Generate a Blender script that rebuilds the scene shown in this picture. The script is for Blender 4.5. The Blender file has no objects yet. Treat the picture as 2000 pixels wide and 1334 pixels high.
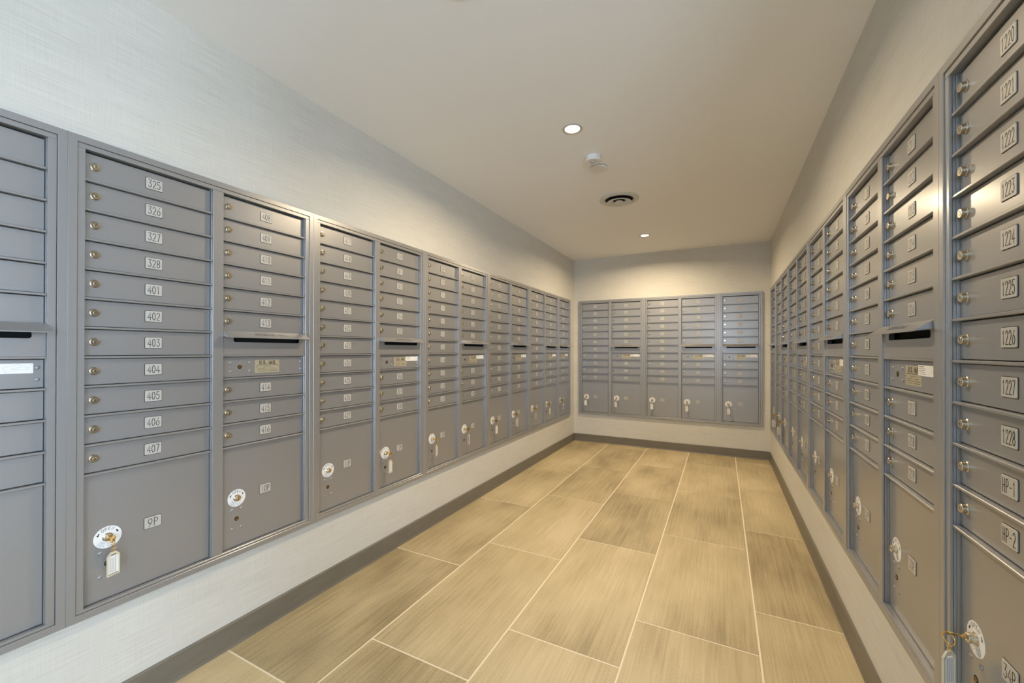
import bpy, bmesh, math, random
from mathutils import Vector, Matrix

random.seed(7)
scene = bpy.context.scene
COL = scene.collection

# ------------------------------------------------------------------ camera
F_PX, YAW, PITCH, ROLL, SHY, CAM_Z = 798.82, 0.4741, 0.0035, 0.0014, 15.19, 1.1877
fw = Vector((-math.sin(YAW)*math.cos(PITCH), math.cos(YAW)*math.cos(PITCH), math.sin(PITCH)))
r0 = Vector((math.cos(YAW), math.sin(YAW), 0.0))
u0 = r0.cross(fw)
rt = r0*math.cos(ROLL) + u0*math.sin(ROLL)
up = u0*math.cos(ROLL) - r0*math.sin(ROLL)
cam_data = bpy.data.cameras.new('camera')
cam_data.sensor_width = 36.0
cam_data.lens = F_PX/2000.0*36.0
cam_data.shift_y = SHY/2000.0
cam_data.clip_start = 0.02
cam = bpy.data.objects.new('camera', cam_data)
COL.objects.link(cam)
cam.matrix_world = Matrix(((rt.x, up.x, -fw.x, 0), (rt.y, up.y, -fw.y, 0), (rt.z, up.z, -fw.z, CAM_Z), (0, 0, 0, 1)))
scene.camera = cam

# ------------------------------------------------------------------ world, exposure
DAY = 18.0            # overcast daylight entering through the added glazing and rear window
LAMP_W = 32.0        # each recessed downlight
world = bpy.data.worlds.new('world'); scene.world = world
world.use_nodes = True
bg = world.node_tree.nodes['Background']
bg.inputs[0].default_value = (0.62, 0.78, 1.0, 1)
bg.inputs[1].default_value = DAY
scene.view_settings.view_transform = 'Standard'
scene.view_settings.look = 'None'
scene.view_settings.exposure = -0.08
scene.view_settings.gamma = 1.0
scene.view_settings.use_curve_mapping = False

# ------------------------------------------------------------------ dimensions (metres)
XL, XR, YB = -1.7338, 0.4495, 5.2079       # front planes of the mailbox trim
T = 0.0191                                  # trim stands this far off the wall
WL, WR, WB = XL-T, XR+T, YB+T               # wall surfaces
ZT, UH = 1.8422, 1.48
ZB = ZT-UH
ZC, ZBASE = 2.3855, 0.0964
W2, W1 = 0.8252, 0.4259
YAB, YOP, XH = 0.4785, 1.3005, -1.6813
Y_REAR, X_SIDE, Y_RIGHT_END = -2.3, 2.4, 0.40
TH = 0.14                                   # wall thickness

# ------------------------------------------------------------------ materials
def new_mat(name):
    m = bpy.data.materials.new(name); m.use_nodes = True
    nt = m.node_tree
    return m, nt, nt.nodes['Principled BSDF']
def plain(name, col, rough=0.5, metal=0.0, spec=0.5):
    m, nt, b = new_mat(name)
    b.inputs['Base Color'].default_value = (*col, 1)
    b.inputs['Roughness'].default_value = rough
    b.inputs['Metallic'].default_value = metal
    b.inputs['Specular IOR Level'].default_value = spec
    return m
def N(nt, t, **kw):
    n = nt.nodes.new(t)
    for k, v in kw.items(): setattr(n, k, v)
    return n
def mapping(nt, src, scale, loc=(0, 0, 0)):
    mp = N(nt, 'ShaderNodeMapping'); mp.inputs['Scale'].default_value = scale
    mp.inputs['Location'].default_value = loc
    nt.links.new(src, mp.inputs['Vector']); return mp.outputs[0]
def noise(nt, vec, scale=1, detail=3, rough=0.6):
    n = N(nt, 'ShaderNodeTexNoise'); n.inputs['Scale'].default_value = scale
    n.inputs['Detail'].default_value = detail; n.inputs['Roughness'].default_value = rough
    nt.links.new(vec, n.inputs['Vector']); return n.outputs['Fac']
def ramp(nt, fac, stops):
    r = N(nt, 'ShaderNodeValToRGB'); e = r.color_ramp.elements
    while len(e) < len(stops): e.new(0.5)
    for i, (p, c) in enumerate(stops): e[i].position = p; e[i].color = (*c, 1)
    nt.links.new(fac, r.inputs[0]); return r.outputs[0]
def math_node(nt, op, a, b=None):
    n = N(nt, 'ShaderNodeMath', operation=op)
    for i, v in enumerate((a, b)):
        if v is None: continue
        if isinstance(v, (int, float)): n.inputs[i].default_value = v
        else: nt.links.new(v, n.inputs[i])
    return n.outputs[0]
def bump(nt, b, h, strength, dist):
    n = N(nt, 'ShaderNodeBump'); n.inputs['Strength'].default_value = strength
    n.inputs['Distance'].default_value = dist
    nt.links.new(h, n.inputs['Height']); nt.links.new(n.outputs[0], b.inputs['Normal'])

def make_paint():
    m, nt, b = new_mat('silver_grey_powder_coat')
    tc = N(nt, 'ShaderNodeTexCoord')
    f = noise(nt, tc.outputs['Object'], 900, 2)
    c = ramp(nt, f, [(0.3, (0.305, 0.303, 0.304)), (0.7, (0.345, 0.343, 0.344))])
    nt.links.new(c, b.inputs['Base Color'])
    b.inputs['Metallic'].default_value = 0.48
    b.inputs['Roughness'].default_value = 0.35
    b.inputs['Coat Weight'].default_value = 0.5
    b.inputs['Coat Roughness'].default_value = 0.20
    bump(nt, b, f, 0.05, 0.0003)
    return m
def make_wallpaper():
    m, nt, b = new_mat('woven_linen_wallpaper')
    tc = N(nt, 'ShaderNodeTexCoord'); sx = N(nt, 'ShaderNodeSeparateXYZ')
    nt.links.new(tc.outputs['Object'], sx.inputs[0])
    h = math_node(nt, 'ADD', sx.outputs[0], sx.outputs[1])
    cx = N(nt, 'ShaderNodeCombineXYZ')
    nt.links.new(h, cx.inputs[0]); nt.links.new(sx.outputs[2], cx.inputs[1])
    a = noise(nt, mapping(nt, cx.outputs[0], (5, 260, 1)), 1, 4, 0.7)       # horizontal threads
    v = noise(nt, mapping(nt, cx.outputs[0], (330, 9, 1)), 1, 3, 0.65)      # vertical threads
    big = noise(nt, mapping(nt, cx.outputs[0], (1.3, 5, 1)), 1, 3)
    mix = math_node(nt, 'ADD', math_node(nt, 'MULTIPLY', a, 0.60), math_node(nt, 'ADD', math_node(nt, 'MULTIPLY', v, 0.22), math_node(nt, 'MULTIPLY', big, 0.20)))
    c = ramp(nt, mix, [(0.36, (0.515, 0.495, 0.438)), (0.5, (0.60, 0.58, 0.522)), (0.66, (0.665, 0.647, 0.59))])
    # hairline seams between the wallpaper drops
    fr = math_node(nt, 'FRACT', math_node(nt, 'DIVIDE', math_node(nt, 'ADD', h, 20.24), 1.22))
    seam = math_node(nt, 'LESS_THAN', fr, 0.0016)
    mx = N(nt, 'ShaderNodeMixRGB'); mx.inputs[2].default_value = (0.635, 0.615, 0.558, 1)
    nt.links.new(seam, mx.inputs[0]); nt.links.new(c, mx.inputs[1])
    nt.links.new(mx.outputs[0], b.inputs['Base Color'])
    b.inputs['Roughness'].default_value = 0.7
    bump(nt, b, mix, 0.25, 0.0008)
    return m
def make_tile():
    m, nt, b = new_mat('striated_porcelain_tile')
    tc = N(nt, 'ShaderNodeTexCoord'); oi = N(nt, 'ShaderNodeObjectInfo')
    off = N(nt, 'ShaderNodeCombineXYZ')
    nt.links.new(math_node(nt, 'MULTIPLY', oi.outputs['Random'], 37.0), off.inputs[0])
    nt.links.new(math_node(nt, 'MULTIPLY', oi.outputs['Random'], 91.0), off.inputs[1])
    va = N(nt, 'ShaderNodeVectorMath', operation='ADD')
    nt.links.new(tc.outputs['Object'], va.inputs[0]); nt.links.new(off.outputs[0], va.inputs[1])
    streak = noise(nt, mapping(nt, va.outputs[0], (95, 2.4, 1)), 1, 5, 0.7)
    broad = noise(nt, mapping(nt, va.outputs[0], (3.6, 1.5, 1)), 1, 3, 0.5)
    grain = noise(nt, mapping(nt, va.outputs[0], (300, 110, 1)), 1, 3, 0.8)
    s = math_node(nt, 'ADD', math_node(nt, 'MULTIPLY', streak, 0.34), math_node(nt, 'ADD', math_node(nt, 'MULTIPLY', broad, 0.42), math_node(nt, 'MULTIPLY', grain, 0.26)))
    s = math_node(nt, 'ADD', s, math_node(nt, 'MULTIPLY', math_node(nt, 'SUBTRACT', oi.outputs['Random'], 0.5), 0.13))
    c = ramp(nt, s, [(0.36, (0.265, 0.205, 0.110)), (0.5, (0.455, 0.364, 0.208)), (0.64, (0.61, 0.50, 0.31))])
    nt.links.new(c, b.inputs['Base Color'])
    b.inputs['Roughness'].default_value = 0.5
    bump(nt, b, s, 0.15, 0.0006)
    return m
def make_base():
    m, nt, b = new_mat('grey_vinyl_base')
    tc = N(nt, 'ShaderNodeTexCoord')
    f = noise(nt, mapping(nt, tc.outputs['Object'], (8, 8, 40)), 1, 3)
    c = ramp(nt, f, [(0.3, (0.150, 0.134, 0.103)), (0.7, (0.176, 0.158, 0.124))])
    nt.links.new(c, b.inputs['Base Color']); b.inputs['Roughness'].default_value = 0.42
    return m
def make_ceiling():
    m, nt, b = new_mat('ceiling_paint')
    tc = N(nt, 'ShaderNodeTexCoord')
    f = noise(nt, tc.outputs['Object'], 160, 3)
    c = ramp(nt, f, [(0.3, (0.85, 0.85, 0.845)), (0.7, (0.87, 0.87, 0.865))])
    nt.links.new(c, b.inputs['Base Color']); b.inputs['Roughness'].default_value = 0.6
    bump(nt, b, f, 0.06, 0.0006)
    return m
def make_emit(name, col, st):
    m, nt, b = new_mat(name)
    b.inputs['Base Color'].default_value = (0.8, 0.8, 0.8, 1)
    b.inputs['Emission Color'].default_value = (*col, 1)
    b.inputs['Emission Strength'].default_value = st
    return m
PAINT = make_paint(); PAPER = make_wallpaper(); TILE = make_tile(); BASE = make_base(); CEIL = make_ceiling()
GROUT = plain('cream_grout', (0.80, 0.70, 0.53), 0.85)
PLATE = plain('engraved_plate', (0.53, 0.515, 0.48), 0.4, 0.2)
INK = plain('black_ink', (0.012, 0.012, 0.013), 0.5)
GREYINK = plain('grey_print', (0.16, 0.16, 0.17), 0.6)
NICKEL = plain('nickel', (0.62, 0.56, 0.45), 0.22, 1.0)
BRASS = plain('brass', (0.72, 0.47, 0.16), 0.22, 1.0)
DARKBRASS = plain('aged_brass', (0.34, 0.22, 0.08), 0.3, 1.0)
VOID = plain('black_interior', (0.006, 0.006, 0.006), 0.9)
WHITE = plain('white_vinyl_sticker', (0.80, 0.80, 0.79), 0.45)
FOIL = plain('gold_foil_label', (0.47, 0.425, 0.31), 0.38, 0.3)
PLASTIC = plain('clear_yellowed_plastic', (0.62, 0.57, 0.43), 0.2)
CEILWHITE = plain('white_plastic', (0.74, 0.73, 0.70), 0.4)
VENTPAINT = plain('vent_enamel', (0.60, 0.59, 0.55), 0.4)
LENS = make_emit('lamp_lens', (1.0, 0.86, 0.66), 9.0)
RINGMAT = plain('lamp_ring', (0.50, 0.47, 0.42), 0.4)
UNLIT = plain('unlit_lens', (0.20, 0.19, 0.15), 0.3)

# ------------------------------------------------------------------ mesh builder
class MB:
    def __init__(s): s.v = []; s.f = []; s.m = []; s.sm = []
    def add(s, vs, fs, mi=0, smooth=False):
        o = len(s.v); s.v += [tuple(p) for p in vs]
        for f in fs: s.f.append([i+o for i in f]); s.m.append(mi); s.sm.append(smooth)
    def box(s, x0, x1, y0, y1, z0, z1, mi=0):
        s.add([(x0,y0,z0),(x1,y0,z0),(x1,y1,z0),(x0,y1,z0),(x0,y0,z1),(x1,y0,z1),(x1,y1,z1),(x0,y1,z1)],
              [(0,3,2,1),(4,5,6,7),(0,1,5,4),(1,2,6,5),(2,3,7,6),(3,0,4,7)], mi)
    def panel(s, x0, x1, z0, z1, yf, yb, c=0.001, mi=0):
        """box whose front (smaller y) edges are chamfered by c"""
        a = [(x0+c,yf,z0+c),(x1-c,yf,z0+c),(x1-c,yf,z1-c),(x0+c,yf,z1-c)]
        b = [(x0,yf+c,z0),(x1,yf+c,z0),(x1,yf+c,z1),(x0,yf+c,z1)]
        d = [(x0,yb,z0),(x1,yb,z0),(x1,yb,z1),(x0,yb,z1)]
        fs = [(0,1,2,3)]
        for k in (0, 4):
            for i in range(4):
                j = (i+1) % 4; fs.append((k+i, k+4+i, k+4+j, k+j))
        fs.append((11,10,9,8))
        s.add(a+b+d, fs, mi)
    def prism(s, poly, p0, ax, ea, eb, length, mi=0, off0=None, off1=None):
        """poly [(a,b)] extruded along ax from p0; off0/off1(a,b) shift ends (mitres)"""
        p0, ax, ea, eb = Vector(p0), Vector(ax), Vector(ea), Vector(eb); n = len(poly)
        A = [p0 + ea*a + eb*b + ax*(off0(a, b) if off0 else 0) for a, b in poly]
        B = [p0 + ea*a + eb*b + ax*(length+(off1(a, b) if off1 else 0)) for a, b in poly]
        fs = [tuple(range(n))[::-1], tuple(range(n, 2*n))]
        for i in range(n): j = (i+1) % n; fs.append((i, j, n+j, n+i))
        s.add(A+B, fs, mi)
    def lathe(s, prof, c, axis='-y', n=20, mi=0, smooth=True, cap=True):
        """prof [(r, h)], h measured along axis from c"""
        c = Vector(c); A = {'-y': Vector((0,-1,0)), 'z': Vector((0,0,1)), '-z': Vector((0,0,-1))}[axis]
        e1 = Vector((1,0,0)); e2 = A.cross(e1)
        ring = lambda r, h: [c + A*h + (e1*math.cos(2*math.pi*k/n)+e2*math.sin(2*math.pi*k/n))*r for k in range(n)]
        for (ra, ha), (rb, hb) in zip(prof, prof[1:]):
            s.add(ring(ra, ha)+ring(rb, hb), [(k, (k+1) % n, n+(k+1) % n, n+k) for k in range(n)], mi, smooth)
        if cap: s.add(ring(*prof[-1]), [tuple(range(n))], mi)
    def torus(s, c, R, r, e1, e2, n=20, k=8, mi=0):
        c, e1, e2 = Vector(c), Vector(e1).normalized(), Vector(e2).normalized(); nn = e1.cross(e2)
        vs = []; fs = []
        for i in range(n):
            t = 2*math.pi*i/n; d = e1*math.cos(t)+e2*math.sin(t)
            for j in range(k):
                q = 2*math.pi*j/k; vs.append(c + d*(R+r*math.cos(q)) + nn*(r*math.sin(q)))
        for i in range(n):
            for j in range(k):
                a, b = (i+1) % n, (j+1) % k; fs.append((i*k+j, a*k+j, a*k+b, i*k+b))
        s.add(vs, fs, mi, True)
    def tube(s, p, q, r, n=10, mi=0):
        p, q = Vector(p), Vector(q); d = (q-p).normalized()
        e1 = d.orthogonal().normalized(); e2 = d.cross(e1)
        ring = [e1*math.cos(2*math.pi*k/n)*r+e2*math.sin(2*math.pi*k/n)*r for k in range(n)]
        s.add([p+v for v in ring]+[q+v for v in ring], [(k, (k+1) % n, n+(k+1) % n, n+k) for k in range(n)], mi, True)
        s.add([p+v for v in ring], [tuple(range(n))[::-1]], mi); s.add([q+v for v in ring], [tuple(range(n))], mi)
    def ribbon(s, pts, w, place, mi=0, closed=False):
        """flat stroke along 2-D pts, width w; place(a,b) -> 3-D"""
        n = len(pts)
        if n < 2: return
        L = []; Rr = []
        for i in range(n):
            p = Vector(pts[i])
            a = Vector(pts[i-1]) if (i > 0 or closed) else p
            b = Vector(pts[(i+1) % n]) if (i < n-1 or closed) else p
            d1 = (p-a).normalized() if (p-a).length > 1e-9 else None
            d2 = (b-p).normalized() if (b-p).length > 1e-9 else None
            if d1 is None: d1 = d2
            if d2 is None: d2 = d1
            n1 = Vector((-d1.y, d1.x)); n2 = Vector((-d2.y, d2.x)); m = n1+n2
            m = m.normalized() if m.length > 1e-6 else n1
            k = min(1.6, 1.0/max(0.4, m.dot(n1)))
            e = Vector((0, 0))
            if not closed and i == 0: e = -d2*w*0.5
            if not closed and i == n-1: e = d1*w*0.5
            L.append(p+e+m*(w/2*k)); Rr.append(p+e-m*(w/2*k))
        vs = [place(q.x, q.y) for q in L]+[place(q.x, q.y) for q in Rr]
        rng = range(n if closed else n-1)
        s.add(vs, [(i, n+i, n+(i+1) % n, (i+1) % n) for i in rng], mi)
    def mesh(s, name, mats):
        me = bpy.data.meshes.new(name)
        me.from_pydata(s.v, [], s.f); me.update()
        for m in mats: me.materials.append(m)
        me.polygons.foreach_set('material_index', s.m)
        me.polygons.foreach_set('use_smooth', s.sm)
        return me

def fix_normals(me):
    bm = bmesh.new(); bm.from_mesh(me); bmesh.ops.recalc_face_normals(bm, faces=bm.faces[:]); bm.to_mesh(me); bm.free()
    return me
def obj(name, me, parent=None, loc=(0, 0, 0), rot=(0, 0, 0)):
    o = bpy.data.objects.new(name, me); COL.objects.link(o)
    o.location = loc; o.rotation_euler = rot
    if parent: o.parent = parent
    return o
def empty(name, loc, rz=0.0):
    o = bpy.data.objects.new(name, None); COL.objects.link(o)
    o.location = loc; o.rotation_euler = (0, 0, rz); o.empty_display_size = 0.05
    return o
def tag(o, label, cat, group=None):
    o['label'] = label; o['category'] = cat
    if group: o['group'] = group
    return o
def struct(o, label=None):
    o['kind'] = 'structure'
    if label: o['label'] = label
    return o

# ------------------------------------------------------------------ the room
HALF_PI = math.pi/2
def wall(name, boxes, label, mat=PAPER):
    mb = MB()
    for b in boxes: mb.box(*b)
    return struct(obj(name, mb.mesh(name, [mat])), label)

YL0 = YAB-W2; YL1 = YAB+5*W2+W1                      # run of the units on the left wall
YR1 = YOP+4*W2+W1; YR0 = YOP-W2                      # run on the right wall
XB0 = XH; XB1 = XH+2*W2+W1                           # run on the back wall
E_ = 0.004                                           # wall opening is this much smaller than the trim
wall_left = wall('wall_left', [
    (WL-TH, WL, Y_REAR, WB+TH, 0, ZB+E_), (WL-TH, WL, Y_REAR, WB+TH, ZT-E_, ZC),
    (WL-TH, WL, Y_REAR, YL0+E_, ZB+E_, ZT-E_), (WL-TH, WL, YL1-E_, WB+TH, ZB+E_, ZT-E_)],
    'long linen-papered wall holding mailboxes 325 to 721')
wall('wall_back', [
    (WL, WR, WB, WB+TH, 0, ZB+E_), (WL, WR, WB, WB+TH, ZT-E_, ZC),
    (WL, XB0+E_, WB, WB+TH, ZB+E_, ZT-E_), (XB1-E_, WR, WB, WB+TH, ZB+E_, ZT-E_)],
    'short linen-papered end wall holding mailboxes 722 to 914')
wall('wall_right', [
    (WR, WR+TH, Y_RIGHT_END, WB+TH, 0, ZB+E_), (WR, WR+TH, Y_RIGHT_END, WB+TH, ZT-E_, ZC),
    (WR, WR+TH, Y_RIGHT_END, YR0+E_, ZB+E_, ZT-E_), (WR, WR+TH, YR1-E_, WB+TH, ZB+E_, ZT-E_)],
    'long linen-papered wall holding mailboxes 915 to HP-2')
# behind the camera an unseen lobby and glazing are added for cool daylight, with a window in the rear wall
WY0, WY1, WZ0, WZ1 = -0.40, 0.25, 0.08, 2.30          # unseen glazed front, added in the side wall to let daylight in
DX0, DX1, DZ0, DZ1 = -0.25, 0.50, 1.15, 2.10          # window in the rear wall
EX0, EX1, EZ1 = 1.05, 2.30, 2.28                       # unseen glazed door, added beside it for more daylight
wall('wall_rear', [
    (WL-TH, DX0, Y_REAR-TH, Y_REAR, 0, ZC), (DX1, EX0, Y_REAR-TH, Y_REAR, 0, ZC), (EX1, X_SIDE+TH, Y_REAR-TH, Y_REAR, 0, ZC), (EX0, EX1, Y_REAR-TH, Y_REAR, EZ1, ZC),
    (DX0, DX1, Y_REAR-TH, Y_REAR, 0, DZ0), (DX0, DX1, Y_REAR-TH, Y_REAR, DZ1, ZC)], 'papered wall around the high window')
wall('wall_side', [
    (X_SIDE, X_SIDE+TH, Y_REAR, WY0, 0, ZC), (X_SIDE, X_SIDE+TH, WY1, Y_RIGHT_END+TH, 0, ZC),
    (X_SIDE, X_SIDE+TH, WY0, WY1, 0, WZ0), (X_SIDE, X_SIDE+TH, WY0, WY1, WZ1, ZC)], 'papered lobby wall around the added glazed front')
wall('wall_return', [(WR+TH, X_SIDE, Y_RIGHT_END, Y_RIGHT_END+TH, 0, ZC)], 'papered return wall beside the lobby')
ceil = MB(); ceil.box(WL-TH, X_SIDE+TH, Y_REAR-TH, WB+TH, ZC, ZC+0.1)
struct(obj('ceiling', ceil.mesh('ceiling', [CEIL])), 'smooth off-white painted ceiling')
# glazing: frames and mullions, plus portals that only guide sampling of the sky through them
def glazing(name, loc, rz, w, h, nm, label):
    win = empty(name, loc, rz); struct(win, label)
    fr = MB()
    for x in (-w/2, w/2-0.05): fr.box(x, x+0.05, -0.03, 0.03, 0, h)
    fr.box(-w/2+0.05, w/2-0.05, -0.03, 0.03, 0, 0.06); fr.box(-w/2+0.05, w/2-0.05, -0.03, 0.03, h-0.06, h)
    obj('glazing_frame', fr.mesh('glazing_frame', [PAINT]), win)
    for k in range(1, nm+1):
        mm = MB(); x = -w/2+w*k/(nm+1); mm.box(x-0.02, x+0.02, -0.025, 0.025, 0.06, h-0.06)
        obj('mullion', mm.mesh('mullion', [PAINT]), win)
    pl = bpy.data.lights.new('daylight_portal', 'AREA'); pl.shape = 'RECTANGLE'
    pl.size = w; pl.size_y = h; pl.cycles.is_portal = True
    po = bpy.data.objects.new('daylight_portal', pl); COL.objects.link(po)
    n = Vector((math.sin(rz), -math.cos(rz), 0))          # outward
    po.location = Vector(loc)+n*0.09+Vector((0, 0, h/2)); po.rotation_euler = (math.radians(90), 0, rz)
glazing('added_window_1', (X_SIDE+TH/2, (WY0+WY1)/2, WZ0), HALF_PI, WY1-WY0, WZ1-WZ0, 1, 'tall glazed lobby front with slim metal frame, unseen and added for daylight')
glazing('window_2', ((DX0+DX1)/2, Y_REAR-TH/2, DZ0), 0.0, DX1-DX0, DZ1-DZ0, 0, 'single metal-framed window in the rear wall')
glazing('added_door_1', ((EX0+EX1)/2, Y_REAR-TH/2, 0.001), 0.0, EX1-EX0, EZ1-0.001, 0, 'glazed metal-framed door, unseen and added for daylight')

# floor: grout bed plus every tile
fl = MB(); fl.box(WL-TH, X_SIDE+TH, Y_REAR-TH, WB+TH, -0.08, -0.0018)
floor = struct(obj('floor', fl.mesh('floor', [GROUT])), 'beige striated porcelain tile floor laid in a third-offset bond')
TW, TL, GR = 0.4725, 0.953, 0.0038
def tile_mesh(x0, x1, y0, y1):
    mb = MB(); c = 0.0008; z = 0.0
    cx, cy = (x0+x1)/2, (y0+y1)/2; a, b = (x1-x0)/2, (y1-y0)/2
    t = [(-a+c,-b+c,z),(a-c,-b+c,z),(a-c,b-c,z),(-a+c,b-c,z)]
    s = [(-a,-b,z-c),(a,-b,z-c),(a,b,z-c),(-a,b,z-c)]
    d = [(p[0], p[1], -0.006) for p in s]
    fs = [(0,1,2,3)]
    for k in (0, 4):
        for i in range(4): j = (i+1) % 4; fs.append((k+i, k+4+i, k+4+j, k+j))
    mb.add(t+s+d, fs)
    return mb.mesh('tile', [TILE]), (cx, cy, 0)
cache = {}
for i in range(-1, 10):
    gx0, gx1 = -1.285+(i-1)*TW, -1.285+i*TW
    x0, x1 = max(gx0+GR, WL+0.001), min(gx1-GR, X_SIDE-0.001)
    if x1-x0 < 0.02: continue
    ystart = 0.933+0.31*i
    k = -6
    while True:
        gy0 = ystart+k*TL; k += 1
        y0, y1 = max(gy0+GR, Y_REAR+0.001), min(gy0+TL-GR, WB-0.001)
        if gy0 > WB: break
        if y1-y0 < 0.02: continue
        if x0 > WR-0.02 and y0 > Y_RIGHT_END-0.02: continue
        xx1, yy1 = x1, y1
        if x0 < WR < x1 and y1 > Y_RIGHT_END:
            if y0 < Y_RIGHT_END: yy1 = Y_RIGHT_END-0.001
            else: xx1 = WR-0.001
        elif x0 >= WR-0.02 and y1 > Y_RIGHT_END: yy1 = Y_RIGHT_END-0.001
        if yy1-y0 < 0.02: continue
        key = (round(xx1-x0, 4), round(yy1-y0, 4))
        if key not in cache: cache[key] = tile_mesh(x0, xx1, y0, yy1)[0]
        obj('tile', cache[key], floor, ((x0+xx1)/2, (y0+yy1)/2, 0))
# baseboards
def baseboard(name, p0, ax, inward, length, label):
    mb = MB(); t, h = 0.009, ZBASE
    mb.prism([(0, 0), (t+0.004, 0), (t, 0.010), (t, h-0.004), (t-0.003, h), (0, h)], p0, ax, inward, (0, 0, 1), length)
    struct(obj(name, fix_normals(mb.mesh(name, [BASE]))), label)
baseboard('baseboard_left', (WL+0.0004, Y_REAR, 0.0004), (0,1,0), (1,0,0), WB-Y_REAR-0.001, 'dark grey base along the wall of mailboxes 325 to 721')
baseboard('baseboard_back', (WL+0.014, WB-0.0004, 0.0004), (1,0,0), (0,-1,0), WR-WL-0.028, 'grey base along the end wall of mailboxes 722 to 914')
baseboard('baseboard_right', (WR-0.0004, Y_RIGHT_END, 0.0004), (0,1,0), (-1,0,0), WB-Y_RIGHT_END-0.001, 'dark grey base along the wall of mailboxes 915 to HP-2')

# ------------------------------------------------------------------ stroke lettering
def arc(cx, cy, rx, ry, a0, a1, n=8):
    return [(cx+rx*math.cos(math.radians(a0+(a1-a0)*i/n)), cy+ry*math.sin(math.radians(a0+(a1-a0)*i/n))) for i in range(n+1)]
G = {   # glyphs in a 0.62 x 1 box, a list of strokes
 '0': [arc(.31,.5,.27,.5,90,450,16)], '1': [[(.14,.80),(.33,1.0),(.33,0)]],
 '2': [arc(.31,.72,.26,.28,165,-40,9)+[(.04,0),(.60,0)]],
 '3': [[(.05,1),(.56,1),(.27,.60)]+arc(.28,.31,.29,.30,80,-150,9)],
 '4': [[(.46,0),(.46,1),(.02,.30),(.62,.30)]],
 '5': [[(.55,1),(.12,1),(.07,.56)]+arc(.29,.33,.29,.33,120,-150,9)],
 '6': [[(.47,1)]+arc(.31,.32,.28,.32,150,-210,14)], '7': [[(.03,1),(.59,1),(.22,0)]],
 '8': [arc(.31,.76,.23,.24,90,450,12), arc(.31,.26,.28,.26,90,450,12)],
 '9': [[(.15,0)]+arc(.31,.68,.28,.32,-30,330,14)],
 'P': [[(.08,0),(.08,1),(.34,1)]+arc(.34,.74,.24,.26,90,-90,7)+[(.08,.48)]],
 'H': [[(.06,0),(.06,1)],[(.56,0),(.56,1)],[(.06,.5),(.56,.5)]], '-': [[(.12,.48),(.50,.48)]],
 'O': [arc(.31,.5,.31,.5,90,450,16)], 'E': [[(.56,0),(.08,0),(.08,1),(.56,1)],[(.08,.52),(.48,.52)]],
 'N': [[(.06,0),(.06,1),(.56,0),(.56,1)]],
 'U': [[(.05,1),(.05,.28)]+arc(.31,.28,.26,.28,180,360,7)+[(.57,1)]],
 'S': [arc(.31,.75,.25,.25,20,270,8)+arc(.31,.25,.27,.25,90,-160,8)],
 'M': [[(.02,0),(.02,1),(.31,.3),(.60,1),(.60,0)]], 'A': [[(.0,0),(.31,1),(.62,0)],[(.11,.33),(.51,.33)]],
 'I': [[(.31,0),(.31,1)]], 'L': [[(.08,1),(.08,0),(.54,0)]], 'T': [[(.31,0),(.31,1)],[(.02,1),(.60,1)]],
 'G': [arc(.32,.5,.29,.5,40,320,12)+[(.56,.42),(.36,.42)]], '.': [[(.27,0),(.33,.0),(.33,.06),(.27,.06),(.27,0)]],
 'K': [[(.07,0),(.07,1)],[(.56,1),(.07,.42)],[(.22,.58),(.58,0)]], 'Y': [[(.02,1),(.31,.5),(.60,1)],[(.31,.5),(.31,0)]],
 'W': [[(.0,1),(.15,0),(.31,.75),(.47,0),(.62,1)]], 'C': [arc(.33,.5,.29,.5,45,315,12)], 'D': [[(.07,0),(.07,1),(.25,1)]+arc(.25,.5,.32,.5,90,-90,8)+[(.07,0)]],
 'B': [[(.07,0),(.07,1),(.3,1)]+arc(.3,.76,.22,.24,90,-90,6)+arc(.3,.26,.26,.26,90,-90,6)+[(.07,0)],[(.07,.52),(.3,.52)]],
 'R': [[(.07,0),(.07,1),(.3,1)]+arc(.3,.74,.24,.26,90,-90,6)+[(.07,.48)],[(.3,.48),(.57,0)]],
 'V': [[(.02,1),(.31,0),(.60,1)]], ' ': []}
def text(mb, s, place, cx, cy, h, w, adv=None, mi=0, gw=None):
    """centred line of lettering; h letter height, w stroke width, gw glyph width, adv advance"""
    gw = gw or 0.62*h; adv = adv or gw*1.3
    W = adv*(len(s)-1)+gw; x = cx-W/2
    for ch in s:
        for st in G[ch]:
            mb.ribbon([(x+p[0]/0.62*gw, cy-h/2+p[1]*h) for p in st], w, place, mi)
        x += adv
def arc_text(mb, s, y, R, a_mid, a_step, h, w, mi, flip=False):
    """lettering round a disc facing -y"""
    n = len(s)
    for i, ch in enumerate(s):
        sgn = 1 if flip else -1
        a = math.radians(a_mid+sgn*(i-(n-1)/2)*a_step)
        c = Vector((math.cos(a)*R, math.sin(a)*R))
        upv = Vector((math.cos(a), math.sin(a)))*(-1 if flip else 1); rv = Vector((upv.y, -upv.x))
        for st in G[ch]:
            pts = []
            for p in st:
                q = c+rv*((p[0]-.31)*h)+upv*((p[1]-.5)*h); pts.append((q.x, q.y))
            mb.ribbon(pts, w, lambda a_, b_: (a_, y, b_), mi)

# ------------------------------------------------------------------ mailbox unit dimensions, local x across, y into the wall, z up
TRW = 0.021                     # outer trim strip
CW = 0.354                      # column opening
PIT = 0.0915                    # row pitch
HEAD, SILL = 0.0362, 0.030
ROW0 = UH-HEAD                  # top of first row (local z)
DD = 0.021                      # depth of the door faces behind the trim
RF = 0.0075                     # depth of the rail faces
RH = 0.0065                     # rail height
BACK = 0.105

_mesh = {}
def shared(key, fn):
    if key not in _mesh: _mesh[key] = fn()
    return _mesh[key]

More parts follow.
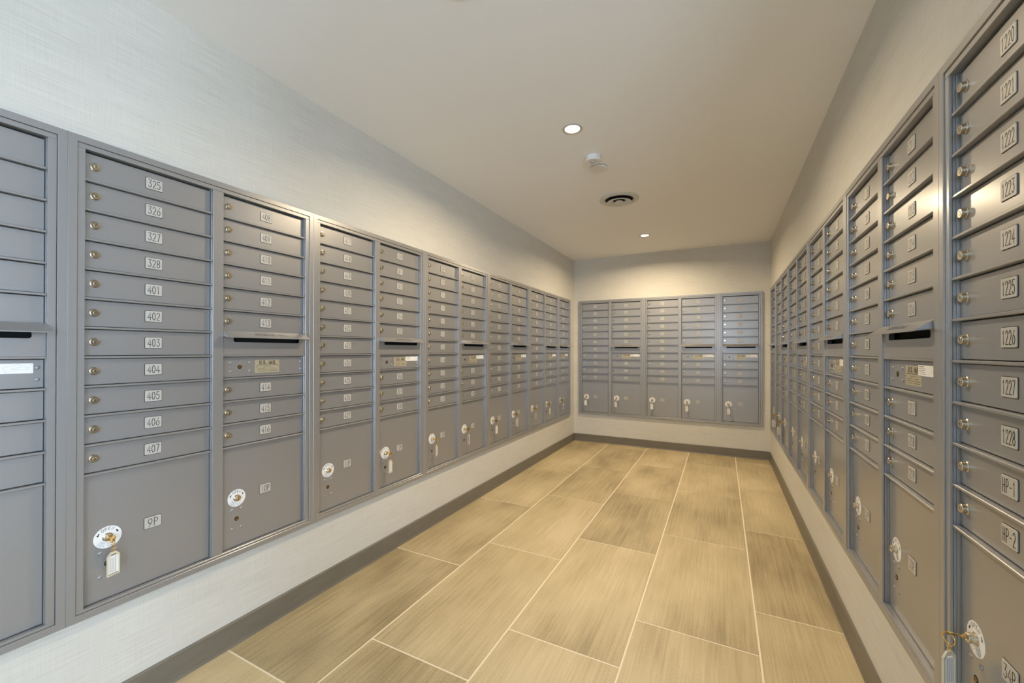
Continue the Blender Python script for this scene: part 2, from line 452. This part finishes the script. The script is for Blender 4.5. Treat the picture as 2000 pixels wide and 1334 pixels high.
def trim_mesh(width, side):
    """mitred trim strip: section (a inward, b depth)"""
    prof = [(0, T-0.0004), (0, 0.0012), (0.0012, 0), (TRW-0.001, 0), (TRW, 0.001), (TRW, T-0.0004)]
    mb = MB(); W, H = width, UH; mi_in = lambda a, b: a; mi_out = lambda a, b: -a
    if side == 'top': mb.prism(prof, (0, 0, H), (1,0,0), (0,0,-1), (0,1,0), W, 0, mi_in, mi_out)
    if side == 'bottom': mb.prism(prof, (0, 0, 0), (1,0,0), (0,0,1), (0,1,0), W, 0, mi_in, mi_out)
    if side == 'left': mb.prism(prof, (0, 0, 0), (0,0,1), (1,0,0), (0,1,0), H, 0, mi_in, mi_out)
    if side == 'right': mb.prism(prof, (W, 0, 0), (0,0,1), (-1,0,0), (0,1,0), H, 0, mi_in, mi_out)
    return fix_normals(mb.mesh('trim', [PAINT]))

def carcass_mesh(width):
    mb = MB(); g = 0.006; x0, x1, z0, z1 = g, width-g, g, UH-g; y0, y1 = T+0.002, BACK; t = 0.002
    mb.box(x0, x1, y1-t, y1, z0, z1)
    mb.box(x0, x0+t, y0, y1-t, z0, z1); mb.box(x1-t, x1, y0, y1-t, z0, z1)
    mb.box(x0+t, x1-t, y0, y1-t, z0, z0+t); mb.box(x0+t, x1-t, y0, y1-t, z1-t, z1)
    return mb.mesh('carcass', [VOID])

def stile_mesh(x0, x1, left, right):
    """upright of the face frame; left/right tell which edges border a door opening"""
    mb = MB(); z0, z1 = SILL, UH-HEAD
    f = 0.0035
    mb.panel(x0, x1, z0, z1, f, 0.0085, 0.001)
    if right: mb.panel(x1-0.010, x1-0.0012, z0, z1, 0.0095, 0.0150, 0.0008); mb.panel(x1-0.010, x1+0.0006, z0, z1, 0.0155, 0.034, 0.0008)
    if left: mb.panel(x0+0.0012, x0+0.010, z0, z1, 0.0095, 0.0150, 0.0008); mb.panel(x0-0.0006, x0+0.010, z0, z1, 0.0155, 0.034, 0.0008)
    return mb.mesh('stile', [PAINT])

def band_mesh(x0, x1, z0, z1):
    mb = MB(); mb.panel(x0, x1, z0, z1, 0.0035, 0.034, 0.001); return mb.mesh('face_frame', [PAINT])

def rail_mesh():
    mb = MB(); c = 0.0012
    prof = [(-RH/2, 0.034), (-RH/2, RF+c), (-RH/2+c, RF), (RH/2-c, RF), (RH/2, RF+c), (RH/2, 0.034)]
    mb.prism(prof, (0.0008, 0, 0), (1,0,0), (0,0,1), (0,1,0), CW-0.0016)
    return fix_normals(mb.mesh('rail', [PAINT]))

def door_mesh(h):
    mb = MB(); g = 0.0016
    mb.panel(g, CW-g, g, h-g, DD, DD+0.010, 0.0012)
    return mb.mesh('door', [PAINT])

def lock_mesh():
    mb = MB()
    mb.lathe([(0.0128, 0), (0.0128, 0.0012), (0.0118, 0.0022), (0.0100, 0.0024), (0.0100, 0.0095), (0.0092, 0.0105), (0.0068, 0.0105), (0.0064, 0.0098)], (0, 0, 0), n=22)
    mb.lathe([(0.0050, 0.0098), (0.0050, 0.0106), (0.0046, 0.0109)], (0, 0, 0), n=14)
    mb.box(-0.0007, 0.0007, -0.01105, -0.0105, -0.0036, 0.0036, 1)
    return mb.mesh('lock', [NICKEL, INK])

def rounded(w, h, r, n=4):
    pts = []
    for cx, cz, a in ((w/2-r, h/2-r, 0), (-w/2+r, h/2-r, 90), (-w/2+r, -h/2+r, 180), (w/2-r, -h/2+r, 270)):
        pts += arc(cx, cz, r, r, a, a+90, n)
    return pts
def slab(mb, w, h, r, yf, yb, mi=0, c=0.0):
    P = rounded(w, h, r); Q = rounded(w-2*c, h-2*c, max(r-c, 0.0002)); n = len(P)
    vs = [(x, yf, z) for x, z in Q]+[(x, yf+c, z) for x, z in P]+[(x, yb, z) for x, z in P]
    fs = [tuple(range(n))[::-1]]
    for k in (0, n):
        for i in range(n): j = (i+1) % n; fs.append((k+i, k+j, k+n+j, k+n+i))
    mb.add(vs, fs, mi)
def plate_mesh(s):
    mb = MB()
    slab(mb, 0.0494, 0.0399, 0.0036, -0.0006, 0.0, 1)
    slab(mb, 0.0468, 0.0375, 0.0028, -0.0022, 0.0, 0, 0.0005)
    if s:
        n = len(s); span = 0.0335 if n < 4 else 0.0375
        gw = {2: 0.0115, 3: 0.0092, 4: 0.0075}[n]
        adv = min((span-gw)/(n-1), gw*1.35)
        text(mb, s, lambda a, b: (a, -0.00235, b), 0, 0, 0.0255, 0.0019, adv, 1, gw)
    return mb.mesh('number_plate', [PLATE, INK])

def rivet_mesh():
    mb = MB(); mb.lathe([(0.0055, 0), (0.0052, 0.0012), (0.0038, 0.0024), (0.0018, 0.0031)], (0, 0, 0), n=12)
    return mb.mesh('rivet', [PAINT])
def postal_lock_mesh():
    mb = MB()
    mb.lathe([(0.0085, 0), (0.0085, 0.0006), (0.0076, 0.0010), (0.0072, 0.0003)], (0, 0, 0), n=18, mi=1)
    mb.lathe([(0.0062, 0.0003), (0.0060, 0.0018), (0.0040, 0.0024)], (0, 0, 0), n=16, mi=0)
    mb.box(-0.0006, 0.0006, -0.0027, -0.0022, -0.003, 0.003, 1)
    return mb.mesh('postal_lock', [DARKBRASS, INK])
def parcel_lock_mesh():
    mb = MB()
    mb.lathe([(0.0135, 0), (0.0135, 0.0012), (0.0125, 0.0022), (0.0104, 0.0024), (0.0104, 0.0130), (0.0096, 0.0140), (0.0070, 0.0140), (0.0066, 0.0132)], (0, 0, 0), n=22)
    mb.lathe([(0.0052, 0.0132), (0.0052, 0.0141), (0.0047, 0.0144)], (0, 0, 0), n=14)
    mb.box(-0.0007, 0.0007, -0.0146, -0.0140, -0.0036, 0.0036, 1)
    return mb.mesh('parcel_lock', [NICKEL, INK])
def sticker_mesh():
    mb = MB()
    mb.lathe([(0.0345, 0), (0.0345, 0.0004)], (0, 0, 0), n=40, mi=0, smooth=False)
    y = -0.00055
    arc_text(mb, 'OPEN', y, 0.0262, 90, 19, 0.0090, 0.0011, 1)
    arc_text(mb, 'KEY WILL', y, 0.0205, 265, 14, 0.0042, 0.0005, 2, True)
    arc_text(mb, 'LOCK WHEN', y, 0.0285, 262, 11.5, 0.0046, 0.0005, 2, True)
    for a in (152, 28):                                        # two bold arrows
        t = math.radians(a); c = Vector((math.cos(t), math.sin(t)))*0.0262
        if a < 90: d = Vector((math.sin(t), -math.cos(t)))
        else: d = Vector((math.sin(t), -math.cos(t)))*-1
        n = Vector((-d.y, d.x)); P = lambda q: (q.x, y, q.y)
        mb.add([P(c-d*0.0055-n*0.0016), P(c+d*0.0005-n*0.0016), P(c+d*0.0005+n*0.0016), P(c-d*0.0055+n*0.0016)], [(0,1,2,3)], 1)
        mb.add([P(c+d*0.0005-n*0.0036), P(c+d*0.0055), P(c+d*0.0005+n*0.0036)], [(0,1,2)], 1)
    return mb.mesh('open_sticker', [WHITE, INK, GREYINK])
def mail_label_mesh():
    mb = MB(); W, H = 0.1065, 0.0550
    slab(mb, W, H, 0.002, -0.0006, 0.0, 0, 0.0002)
    pl_ = lambda a, b: (a, -0.00075, b)
    text(mb, 'U.S. MAIL', pl_, 0.002, 0.0165, 0.0135, 0.0026, 0.0080, 1, 0.0066)
    text(mb, 'APPROVED BY THE POSTMASTER GENERAL', pl_, 0, 0.0052, 0.0032, 0.0005, 0.00265, 1, 0.0019)
    text(mb, 'USPS-STD-4C', pl_, 0, -0.0020, 0.0034, 0.00045, 0.0031, 1, 0.0021)
    rnd = random.Random(3)
    for z, segs in ((-0.0088, ((-0.042, -0.006), (0.012, 0.032))), (-0.0148, ((-0.046, -0.014), (-0.010, 0.012), (0.016, 0.046))), (-0.0208, ((-0.042, -0.004), (0.006, 0.042)))):
        for a, b in segs:                                       # lines of fine print too small to read
            x = a
            while x < b:
                l = rnd.uniform(0.003, 0.007); mb.ribbon([(x, z), (min(x+l, b), z)], 0.0017, pl_, 2); x += l+0.0016
    for x in (-0.048, 0.046):
        mb.lathe([(0.0022, 0.0006), (0.0018, 0.0018), (0.0008, 0.0022)], (x, 0, -0.002 if x < 0 else 0.003), n=10, mi=3)
    return mb.mesh('mail_label', [FOIL, INK, plain('brown_fine_print', (0.16, 0.13, 0.08), 0.6), NICKEL])
def notice_mesh():
    mb = MB(); W, H = 0.112, 0.0285
    slab(mb, W, H, 0.0012, -0.0005, 0.0, 0)
    pl_ = lambda a, b: (a, -0.0007, b); rnd = random.Random(5)
    for i, z in enumerate((0.0100, 0.0050, 0.0005, -0.0040, -0.0090)):
        x, e = -0.050, (-0.022, -0.010, -0.014, -0.018, -0.009)[i]
        while x < e:
            l = rnd.uniform(0.002, 0.005); mb.ribbon([(x, z), (min(x+l, e), z)], 0.0018 if i == 0 else 0.0011, pl_, 1); x += l+0.0014
    # pale line drawing of a hand over an envelope
    mb.ribbon([(0.000, 0.003), (0.028, 0.011), (0.047, 0.002), (0.044, -0.003), (0.020, -0.004), (0.004, -0.010), (0.000, 0.003)], 0.0006, pl_, 2)
    mb.ribbon([(0.014, -0.001), (0.024, 0.003), (0.034, 0.004)], 0.0006, pl_, 2)
    mb.ribbon([(0.018, -0.003), (0.027, -0.001)], 0.0006, pl_, 2)
    return mb.mesh('notice_sticker', [WHITE, GREYINK, plain('pale_grey_print', (0.50, 0.50, 0.51), 0.6)])
def slot_panel_mesh(h):
    """flush panel with a rounded letter slot cut through it"""
    mb = MB(); x0, x1, z0, z1 = 0.001, CW-0.001, 0.0005, h-0.0005
    yf, yb = 0.0085, 0.0105
    sx0, sx1, sz0, sz1, r = 0.040, 0.326, h-0.033, h-0.012, 0.007
    w, hh_ = sx1-sx0, sz1-sz0; cx, cz = (sx0+sx1)/2, (sz0+sz1)/2
    P = [(cx+a, cz+b) for a, b in rounded(w, hh_, r, 4)]; n = len(P)
    O = [(x1, z1), (x0, z1), (x0, z0), (x1, z0)]
    vs = [(a, yf, b) for a, b in P]+[(a, yb, b) for a, b in P]+[(a, yf, b) for a, b in O]+[(a, yb+0.02, b) for a, b in O]
    fs = []
    for q in range(4):
        s0 = q*5
        for i in range(4): fs.append((s0+i, s0+i+1, 2*n+q))
        nx = ((q+1) % 4)*5
        fs.append((s0+4, nx, 2*n+(q+1) % 4, 2*n+q))
    for i in range(n): j = (i+1) % n; fs.append((i, n+i, n+j, j))
    for i in range(4): j = (i+1) % 4; fs.append((2*n+i, 2*n+j, 2*n+4+j, 2*n+4+i))
    mb.add(vs, fs, 0)
    return fix_normals(mb.mesh('outgoing_panel', [PAINT]))
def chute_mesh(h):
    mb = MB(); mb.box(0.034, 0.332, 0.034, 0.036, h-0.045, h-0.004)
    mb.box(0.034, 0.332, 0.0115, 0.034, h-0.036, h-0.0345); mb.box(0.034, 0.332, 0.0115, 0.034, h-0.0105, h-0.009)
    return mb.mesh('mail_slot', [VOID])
HOOD = [(0.0072, 0.0085), (-0.0300, -0.0165), (-0.0300, -0.0195), (-0.0286, -0.0195), (-0.0286, -0.0178), (0.0072, 0.0062)]   # (y, z)
def hood_mesh():
    mb = MB(); x0, x1 = -0.001, CW+0.001
    mb.prism([(a, b) for a, b in HOOD], (x0, 0, 0), (1,0,0), (0,1,0), (0,0,1), x1-x0)
    me = fix_normals(mb.mesh('hood', [PAINT]))
    return me
def hood_gusset(mirror):
    mb = MB(); x = 0.0 if not mirror else CW-0.0012
    tri = [(0.0072, 0.0062), (-0.0284, -0.0178), (0.0072, -0.0140)]
    mb.prism(tri, (x, 0, 0), (1,0,0), (0,1,0), (0,0,1), 0.0012)
    return fix_normals(mb.mesh('gusset', [PAINT]))
def hood_text():
    mb = MB(); a, b = Vector((0, HOOD[0][0], HOOD[0][1])), Vector((0, HOOD[1][0], HOOD[1][1]))
    d = (a-b); L = d.length; e = d/L; n = Vector((0, -e.z, e.y))*1.0
    if n.z < 0: n = -n
    # slope faces up and out
    P = lambda u, v: tuple(b+e*(L/2+v)+n*0.0003+Vector((CW/2+0.005+u, 0, 0)))
    text(mb, 'OUTGOING MAIL', P, 0, 0, 0.0145, 0.0017, 0.0108, 0, 0.0080)
    return mb.mesh('hood_lettering', [INK])

RIVET = rivet_mesh(); LOCK = lock_mesh(); PLOCK = parcel_lock_mesh(); POSTAL = postal_lock_mesh(); STICK = sticker_mesh()
MAILLABEL = mail_label_mesh(); NOTICE = notice_mesh(); RAIL = rail_mesh()
DOORM = door_mesh(PIT-RH)
PARCEL_H = ROW0-11*PIT-RH/2-SILL
PARCELM = door_mesh(PARCEL_H)
PANELM = slot_panel_mesh(PIT-RH); CHUTE = chute_mesh(PIT-RH); HOODM = hood_mesh(); GUS = [hood_gusset(0), hood_gusset(1)]; HTEXT = hood_text()

def tenant_door(unit, x, zc, number):
    d = obj('tenant_door', DOORM, unit, (x, 0, zc-(PIT-RH)/2))
    h = (PIT-RH)/2
    obj('lock', LOCK, d, (0.026, DD, h+0.002), (0, random.uniform(-0.5, 0.5), 0))
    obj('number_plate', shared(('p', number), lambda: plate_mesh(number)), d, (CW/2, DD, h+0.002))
def parcel_door(unit, x, number):
    d = obj('parcel_door', PARCELM, unit, (x, 0, SILL))
    zc = PARCEL_H/2
    obj('open_sticker', STICK, d, (0.0605, DD, zc-0.006))
    obj('lock', PLOCK, d, (0.0605, DD, zc-0.006))
    obj('postal_lock', POSTAL, d, (0.0605, DD, zc-0.090))
    for dx in (-0.0185, 0.0185):
        for dz in (-0.038, 0.038): obj('rivet', RIVET, d, (0.0605+dx, DD, zc-0.090+dz))
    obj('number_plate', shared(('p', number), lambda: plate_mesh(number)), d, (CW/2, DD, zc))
    return d
def column(unit, x, kind, numbers, parcel, notice):
    rows = list(numbers); r = 0
    for k in range(11):
        ztop = ROW0-k*PIT; zc = ztop-PIT/2
        if k > 0 and not (kind == 'M' and k == 6): obj('rail', RAIL, unit, (x, 0, ztop))
        if kind == 'M' and k == 6:
            p = obj('outgoing_panel', PANELM, unit, (x, 0, zc-(PIT-RH)/2))
            obj('mail_slot', CHUTE, p)
            h = obj('hood', HOODM, unit, (x, 0, ztop))
            for gm in GUS: obj('gusset', gm, h)
            obj('hood_lettering', HTEXT, h)
        elif kind == 'M' and k == 7:
            d = obj('master_door', DOORM, unit, (x, 0, zc-(PIT-RH)/2)); hz = (PIT-RH)/2
            for dx in (0.035, 0.110):
                for dz in (-0.0178, 0.0178): obj('rivet', RIVET, d, (dx, DD, hz+dz))
            for dz in (-0.017, 0.017): obj('rivet', RIVET, d, (0.340, DD, hz+dz))
            obj('postal_lock', POSTAL, d, (0.0705, DD, hz))
            obj('mail_label', MAILLABEL, d, (0.185, DD, hz))
            if notice: obj('notice_sticker', NOTICE, d, (notice[0], DD-0.0008, hz+notice[1]))
        else:
            tenant_door(unit, x, zc, rows[r] if r < len(rows) else ''); r += 1
    obj('rail', RAIL, unit, (x, 0, ROW0-11*PIT))
    parcel_door(unit, x, parcel)

_n = [304]
def nxt():
    _n[0] += 1
    if _n[0] % 100 == 29: _n[0] += 72
    return str(_n[0])
_p = [6]
KEYSPOTS = {}
def unit(origin, rz, cols, label, notices, blank_second=False, hp=False):
    """cols: 'TM' double or 'M' single; origin = bottom-left corner of the trim"""
    W = W2 if len(cols) == 2 else W1
    root = empty('mailbox_unit', (0, 0, 0), rz)
    ax = Vector((math.cos(rz), math.sin(rz), 0))
    root.location = origin
    tag(root, label, 'mailbox', 'wall-mounted mailbox units')
    for s in ('top', 'bottom', 'left', 'right'): obj('trim', shared(('t', W, s), lambda: trim_mesh(W, s)), root)
    obj('carcass', shared(('c', W), lambda: carcass_mesh(W)), root)
    ml = 0.039 if len(cols) == 2 else (W1-CW)/2
    a, b = TRW+0.0006, W-TRW-0.0006
    obj('face_frame', shared(('h', W), lambda: band_mesh(a, b, UH-HEAD, UH-TRW-0.0006)), root)
    obj('face_frame', shared(('s', W), lambda: band_mesh(a, b, TRW+0.0006, SILL)), root)
    xs = [ml] if len(cols) == 1 else [ml, ml+CW+0.038]
    obj('stile', shared(('sl', W), lambda: stile_mesh(a, xs[0], False, True)), root)
    obj('stile', shared(('sr', W), lambda: stile_mesh(xs[-1]+CW, b, True, False)), root)
    if len(cols) == 2:
        obj('stile', shared(('sm', W), lambda: stile_mesh(xs[0]+CW, xs[1], True, True)), root)
    for i, k in enumerate(cols):
        if hp and i == 0: nums = [nxt() for _ in range(9)]+['HP-1', 'HP-2']
        elif blank_second and i == 1: nums = []
        else: nums = [nxt() for _ in range(11 if k == 'T' else 9)]
        _p[0] += 1; pn = '%dP' % _p[0]
        if blank_second and i == 1: pn = ''
        column(root, xs[i], k, nums, pn, notices if k == 'M' else None)
        KEYSPOTS[pn] = root.location + Matrix.Rotation(rz, 3, 'Z') @ Vector((xs[i]+0.0605, DD-0.0144, SILL+PARCEL_H/2-0.006))
    return root

HALF = math.pi/2
def lab(a, b, extra): return 'grey metal mailbox unit numbered %s to %s, %s' % (a, b, extra)
left_labels = [
    'grey metal mailbox unit with parcel door 8P, standing before box 325',
    lab(325, 416, 'with parcel doors 9P and 10P'), lab(417, 508, 'with parcel doors 11P and 12P'),
    lab(509, 528, 'with parcel doors 13P and 14P'), lab(601, 620, 'with parcel doors 15P and 16P'),
    lab(621, 712, 'with parcel doors 17P and 18P')]
right_spots = []
for i in range(6):
    unit((XL, YAB+(i-1)*W2, ZB), HALF, 'TM', left_labels[i], None if i == 1 else ((0.276, 0.016) if i == 0 else (0.288, 0.017)))
unit((XL, YAB+5*W2, ZB), HALF, 'M', 'narrow one-column grey mailbox unit numbered 713 to 721, in the wall corner', (0.288, 0.017))
unit((XH, YB, ZB), 0, 'TM', lab(722, 813, 'on the short end wall'), (0.290, 0.012))
unit((XH+W2, YB, ZB), 0, 'TM', lab(814, 905, 'in the middle of the end wall'), (0.290, 0.012))
unit((XH+2*W2, YB, ZB), 0, 'M', 'narrow one-column grey mailbox unit numbered 906 to 914, on the end wall', (0.290, 0.012))
unit((XR, YR1, ZB), -HALF, 'M', 'narrow one-column grey mailbox unit numbered 915 to 923, next to the end wall', (0.275, 0.017))
for i, (a, b, e) in enumerate(((924, 1015, 'with parcel doors 26P and 27P'), (1016, 1107, 'with parcel doors 28P and 29P'), (1108, 1127, 'with parcel doors 30P and 31P'), (1128, 1219, 'with parcel doors 32P and 33P'))):
    unit((XR, YOP+(4-i)*W2, ZB), -HALF, 'TM', lab(a, b, e), (0.275, 0.017))
unit((XR, YOP, ZB), -HALF, 'TM', 'grey metal mailbox unit numbered 1220 to 1228 above HP-1 and HP-2', (0.275, 0.017), True, True)

# ------------------------------------------------------------------ keys left in the parcel locks
def key_meshes():
    k = MB()                                    # key: blade in the lock, bow outside (local -y is out of the wall)
    k.tube((0, 0.004, 0), (0, -0.012, 0), 0.0022, 8)
    k.lathe([(0.0038, 0.0), (0.0038, 0.004)], (0, -0.002, 0), n=10)
    R, n = 0.0115, 20; cy = -0.0225
    outer = [(cy+R*math.cos(2*math.pi*i/n), R*0.95*math.sin(2*math.pi*i/n)) for i in range(n)]
    inner = [(cy-0.004+0.0035*math.cos(2*math.pi*i/n), 0.0035*math.sin(2*math.pi*i/n)) for i in range(n)]
    vs = [(-0.0011, a, b) for a, b in outer]+[(-0.0011, a, b) for a, b in inner]+[(0.0011, a, b) for a, b in outer]+[(0.0011, a, b) for a, b in inner]
    fs = []
    for i in range(n):
        j = (i+1) % n
        fs += [(i, j, n+j, n+i), (2*n+i, 3*n+i, 3*n+j, 2*n+j), (i, 2*n+i, 2*n+j, j), (n+i, n+j, 3*n+j, 3*n+i)]
    k.add(vs, fs)
    key = fix_normals(k.mesh('key_blade', [BRASS]))
    r = MB(); r.torus((0, 0, -0.0118), 0.0125, 0.0013, (1, 0, 0), (0, 0, 1), 24, 8)
    ring = r.mesh('key_ring', [BRASS])
    c = MB(); c.torus((0, 0, 0), 0.0042, 0.0009, (0, 1, 0), (0, 0, 1), 14, 6)
    c.torus((0, 0, -0.0068), 0.0042, 0.0009, (1, 0, 0), (0, 0, 1), 14, 6)
    chain = c.mesh('chain_link', [BRASS])
    t = MB(); W, H = 0.034, 0.074                # tag: clear frame with chamfered shoulders and hole, paper inside
    out = [(-W/2, -H), (W/2, -H), (W/2, -0.012), (W/2-0.010, 0), (-W/2+0.010, 0), (-W/2, -0.012)]
    inn = [(a*0.80, -H/2+(b+H/2)*0.86-0.002) for a, b in out]
    n = len(out)
    vs = [(a, -0.002, b) for a, b in out]+[(a, -0.002, b) for a, b in inn]+[(a, 0.002, b) for a, b in out]+[(a, 0.002, b) for a, b in inn]
    fs = []
    for i in range(n):
        j = (i+1) % n
        fs += [(i, j, n+j, n+i), (2*n+i, 3*n+i, 3*n+j, 2*n+j), (i, 2*n+i, 2*n+j, j), (n+i, n+j, 3*n+j, 3*n+i)]
    t.add(vs, fs)
    tagm = fix_normals(t.mesh('tag_frame', [PLASTIC]))
    p = MB(); p.box(-W*0.40, W*0.40, -0.0010, 0.0010, -H*0.915, -0.0125)
    rnd = random.Random(2)
    for sy in (-0.00112, 0.00112):
        pl_ = lambda a, b: (a, sy, b)
        for x in (-0.009, -0.004, 0.001, 0.006):
            z = -H*0.88
            while z < -0.018:
                l = rnd.uniform(0.002, 0.006); p.ribbon([(x, z), (x, min(z+l, -0.016))], 0.0012, pl_, 1); z += l+0.0018
    paper = p.mesh('tag_paper', [WHITE, GREYINK])
    return key, ring, chain, tagm, paper
KEY, RING, CHAIN, TAGF, PAPER_T = key_meshes()
def key_at(pn, rz, twist, tag_turn, lean=0.0):
    o = empty('parcel_key', KEYSPOTS[pn], rz)
    tag(o, 'brass key with white tag hanging in the lock of parcel door %s' % pn, 'key', 'keys left in parcel locks')
    obj('key_blade', KEY, o, (0, 0, 0), (0, twist, 0))
    obj('key_ring', RING, o, (0, -0.0265, 0.001), (0, 0, 0.9+tag_turn*0.5))
    obj('chain_link', CHAIN, o, (0, -0.0265, -0.0275), (0, 0, tag_turn))
    t = obj('key_tag', TAGF, o, (0, -0.0265, -0.0375), (lean, 0, tag_turn))
    obj('tag_paper', PAPER_T, t)
for pn, tw, tt in (('9P', 0.5, 0.25), ('12P', 0.2, 0.2), ('13P', 0.7, 0.35), ('14P', 0.3, 1.0), ('15P', 0.4, 0.0), ('16P', 0.0, 1.05), ('17P', 0.5, 0.6), ('18P', 0.2, 0.1), ('19P', 0.3, 0.7)):
    key_at(pn, HALF, tw, tt)
for pn, tw, tt in (('20P', 0.2, 0.3), ('21P', 0.1, -0.2), ('22P', 0.2, 0.1), ('23P', 0.0, -0.3), ('24P', 0.2, 0.1)):
    key_at(pn, 0, tw, tt)
for pn, tw, tt in (('26P', 0.4, -1.2), ('27P', 0.2, -1.0), ('34P', 0.9, -0.9)):
    key_at(pn, -HALF, tw, tt)

# ------------------------------------------------------------------ ceiling fixtures
def downlight(x, y, label, lit=True):
    o = empty('ceiling_downlight', (x, y, ZC)); tag(o, label, 'ceiling light', 'recessed downlights')
    mb = MB()
    mb.lathe([(0.052, 0.0005), (0.054, 0.0035), (0.050, 0.0050), (0.042, 0.0042), (0.039, 0.0012)], (0, 0, 0), '-z', 36, 0, True, False)
    obj('trim_ring', mb.mesh('trim_ring', [RINGMAT]), o)
    lm = MB(); lm.lathe([(0.0395, 0.0006), (0.0395, 0.0014), (0.036, 0.0020)], (0, 0, 0), '-z', 32, 0, False, True)
    obj('lens', lm.mesh('lens', [LENS if lit else UNLIT]), o)
    if not lit: return
    ld = bpy.data.lights.new('downlight_lamp', 'AREA'); ld.shape = 'DISK'; ld.size = 0.075
    ld.energy = LAMP_W; ld.color = (1.0, 0.80, 0.54); ld.spread = math.radians(164)
    l = bpy.data.objects.new('downlight_lamp', ld); COL.objects.link(l); l.parent = o; l.location = (0, 0, -0.006)
downlight(-0.717, 2.107, 'lit recessed downlight with beige ring beside the round ceiling sensor')
downlight(-0.711, 4.396, 'lit recessed downlight between the air diffuser and the end wall')
downlight(-0.77, 1.105, 'unlit recessed downlight with a dark lens near the lit one', False)

sn = empty('occupancy_sensor', (-0.7066, 2.4703, ZC)); tag(sn, 'white cylindrical sensor on the ceiling beside the sprinkler cover', 'sensor')
mb = MB(); mb.lathe([(0.047, 0.0003), (0.047, 0.022), (0.0485, 0.024), (0.0485, 0.031), (0.046, 0.033), (0.020, 0.033), (0.018, 0.031)], (0, 0, 0), '-z', 32)
obj('sensor_body', mb.mesh('sensor_body', [CEILWHITE]), sn)
mb = MB(); mb.lathe([(0.017, 0.031), (0.016, 0.035), (0.011, 0.038), (0.004, 0.0395)], (0, 0, 0), '-z', 24)
obj('sensor_lens', mb.mesh('sensor_lens', [plain('sensor_lens', (0.45, 0.46, 0.48), 0.25)]), sn)
sp = empty('sprinkler_cover', (-0.7149, 2.6311, ZC)); tag(sp, 'flat round white sprinkler cover plate on the ceiling', 'sprinkler')
mb = MB(); mb.lathe([(0.040, 0.0003), (0.040, 0.006)], (0, 0, 0), '-z', 28)
obj('sprinkler_cup', mb.mesh('sprinkler_cup', [CEILWHITE]), sp)
mb = MB(); mb.lathe([(0.040, 0.006), (0.054, 0.0062), (0.055, 0.012), (0.053, 0.0135)], (0, 0, 0), '-z', 36)
obj('cover_plate', mb.mesh('cover_plate', [CEILWHITE]), sp)
vt = empty('air_diffuser', (-0.722, 3.256, ZC)); tag(vt, 'round stepped white air diffuser set in the ceiling', 'air vent')
mb = MB(); mb.lathe([(0.150, 0.0004), (0.152, 0.004), (0.146, 0.008), (0.118, 0.012), (0.108, 0.007), (0.106, 0.0012)], (0, 0, 0), '-z', 48, 0, True, False)
obj('outer_ring', mb.mesh('outer_ring', [VENTPAINT]), vt)
mb = MB(); mb.lathe([(0.107, 0.0006), (0.107, 0.0012)], (0, 0, 0), '-z', 40)
obj('duct_mouth', mb.mesh('duct_mouth', [VOID]), vt)
mb = MB(); mb.lathe([(0.060, 0.010), (0.094, 0.024), (0.096, 0.0265), (0.092, 0.028), (0.056, 0.019), (0.046, 0.010)], (0, 0, 0), '-z', 44, 0, True, False)
obj('cone_ring', mb.mesh('cone_ring', [VENTPAINT]), vt)
mb = MB(); mb.lathe([(0.046, 0.0014), (0.046, 0.012)], (0, 0, 0), '-z', 28, 0, True, True); obj('inner_duct', mb.mesh('inner_duct', [VOID]), vt)
mb = MB(); mb.lathe([(0.024, 0.012), (0.034, 0.024), (0.034, 0.027), (0.030, 0.0285)], (0, 0, 0), '-z', 28)
obj('hub', mb.mesh('hub', [VENTPAINT]), vt)
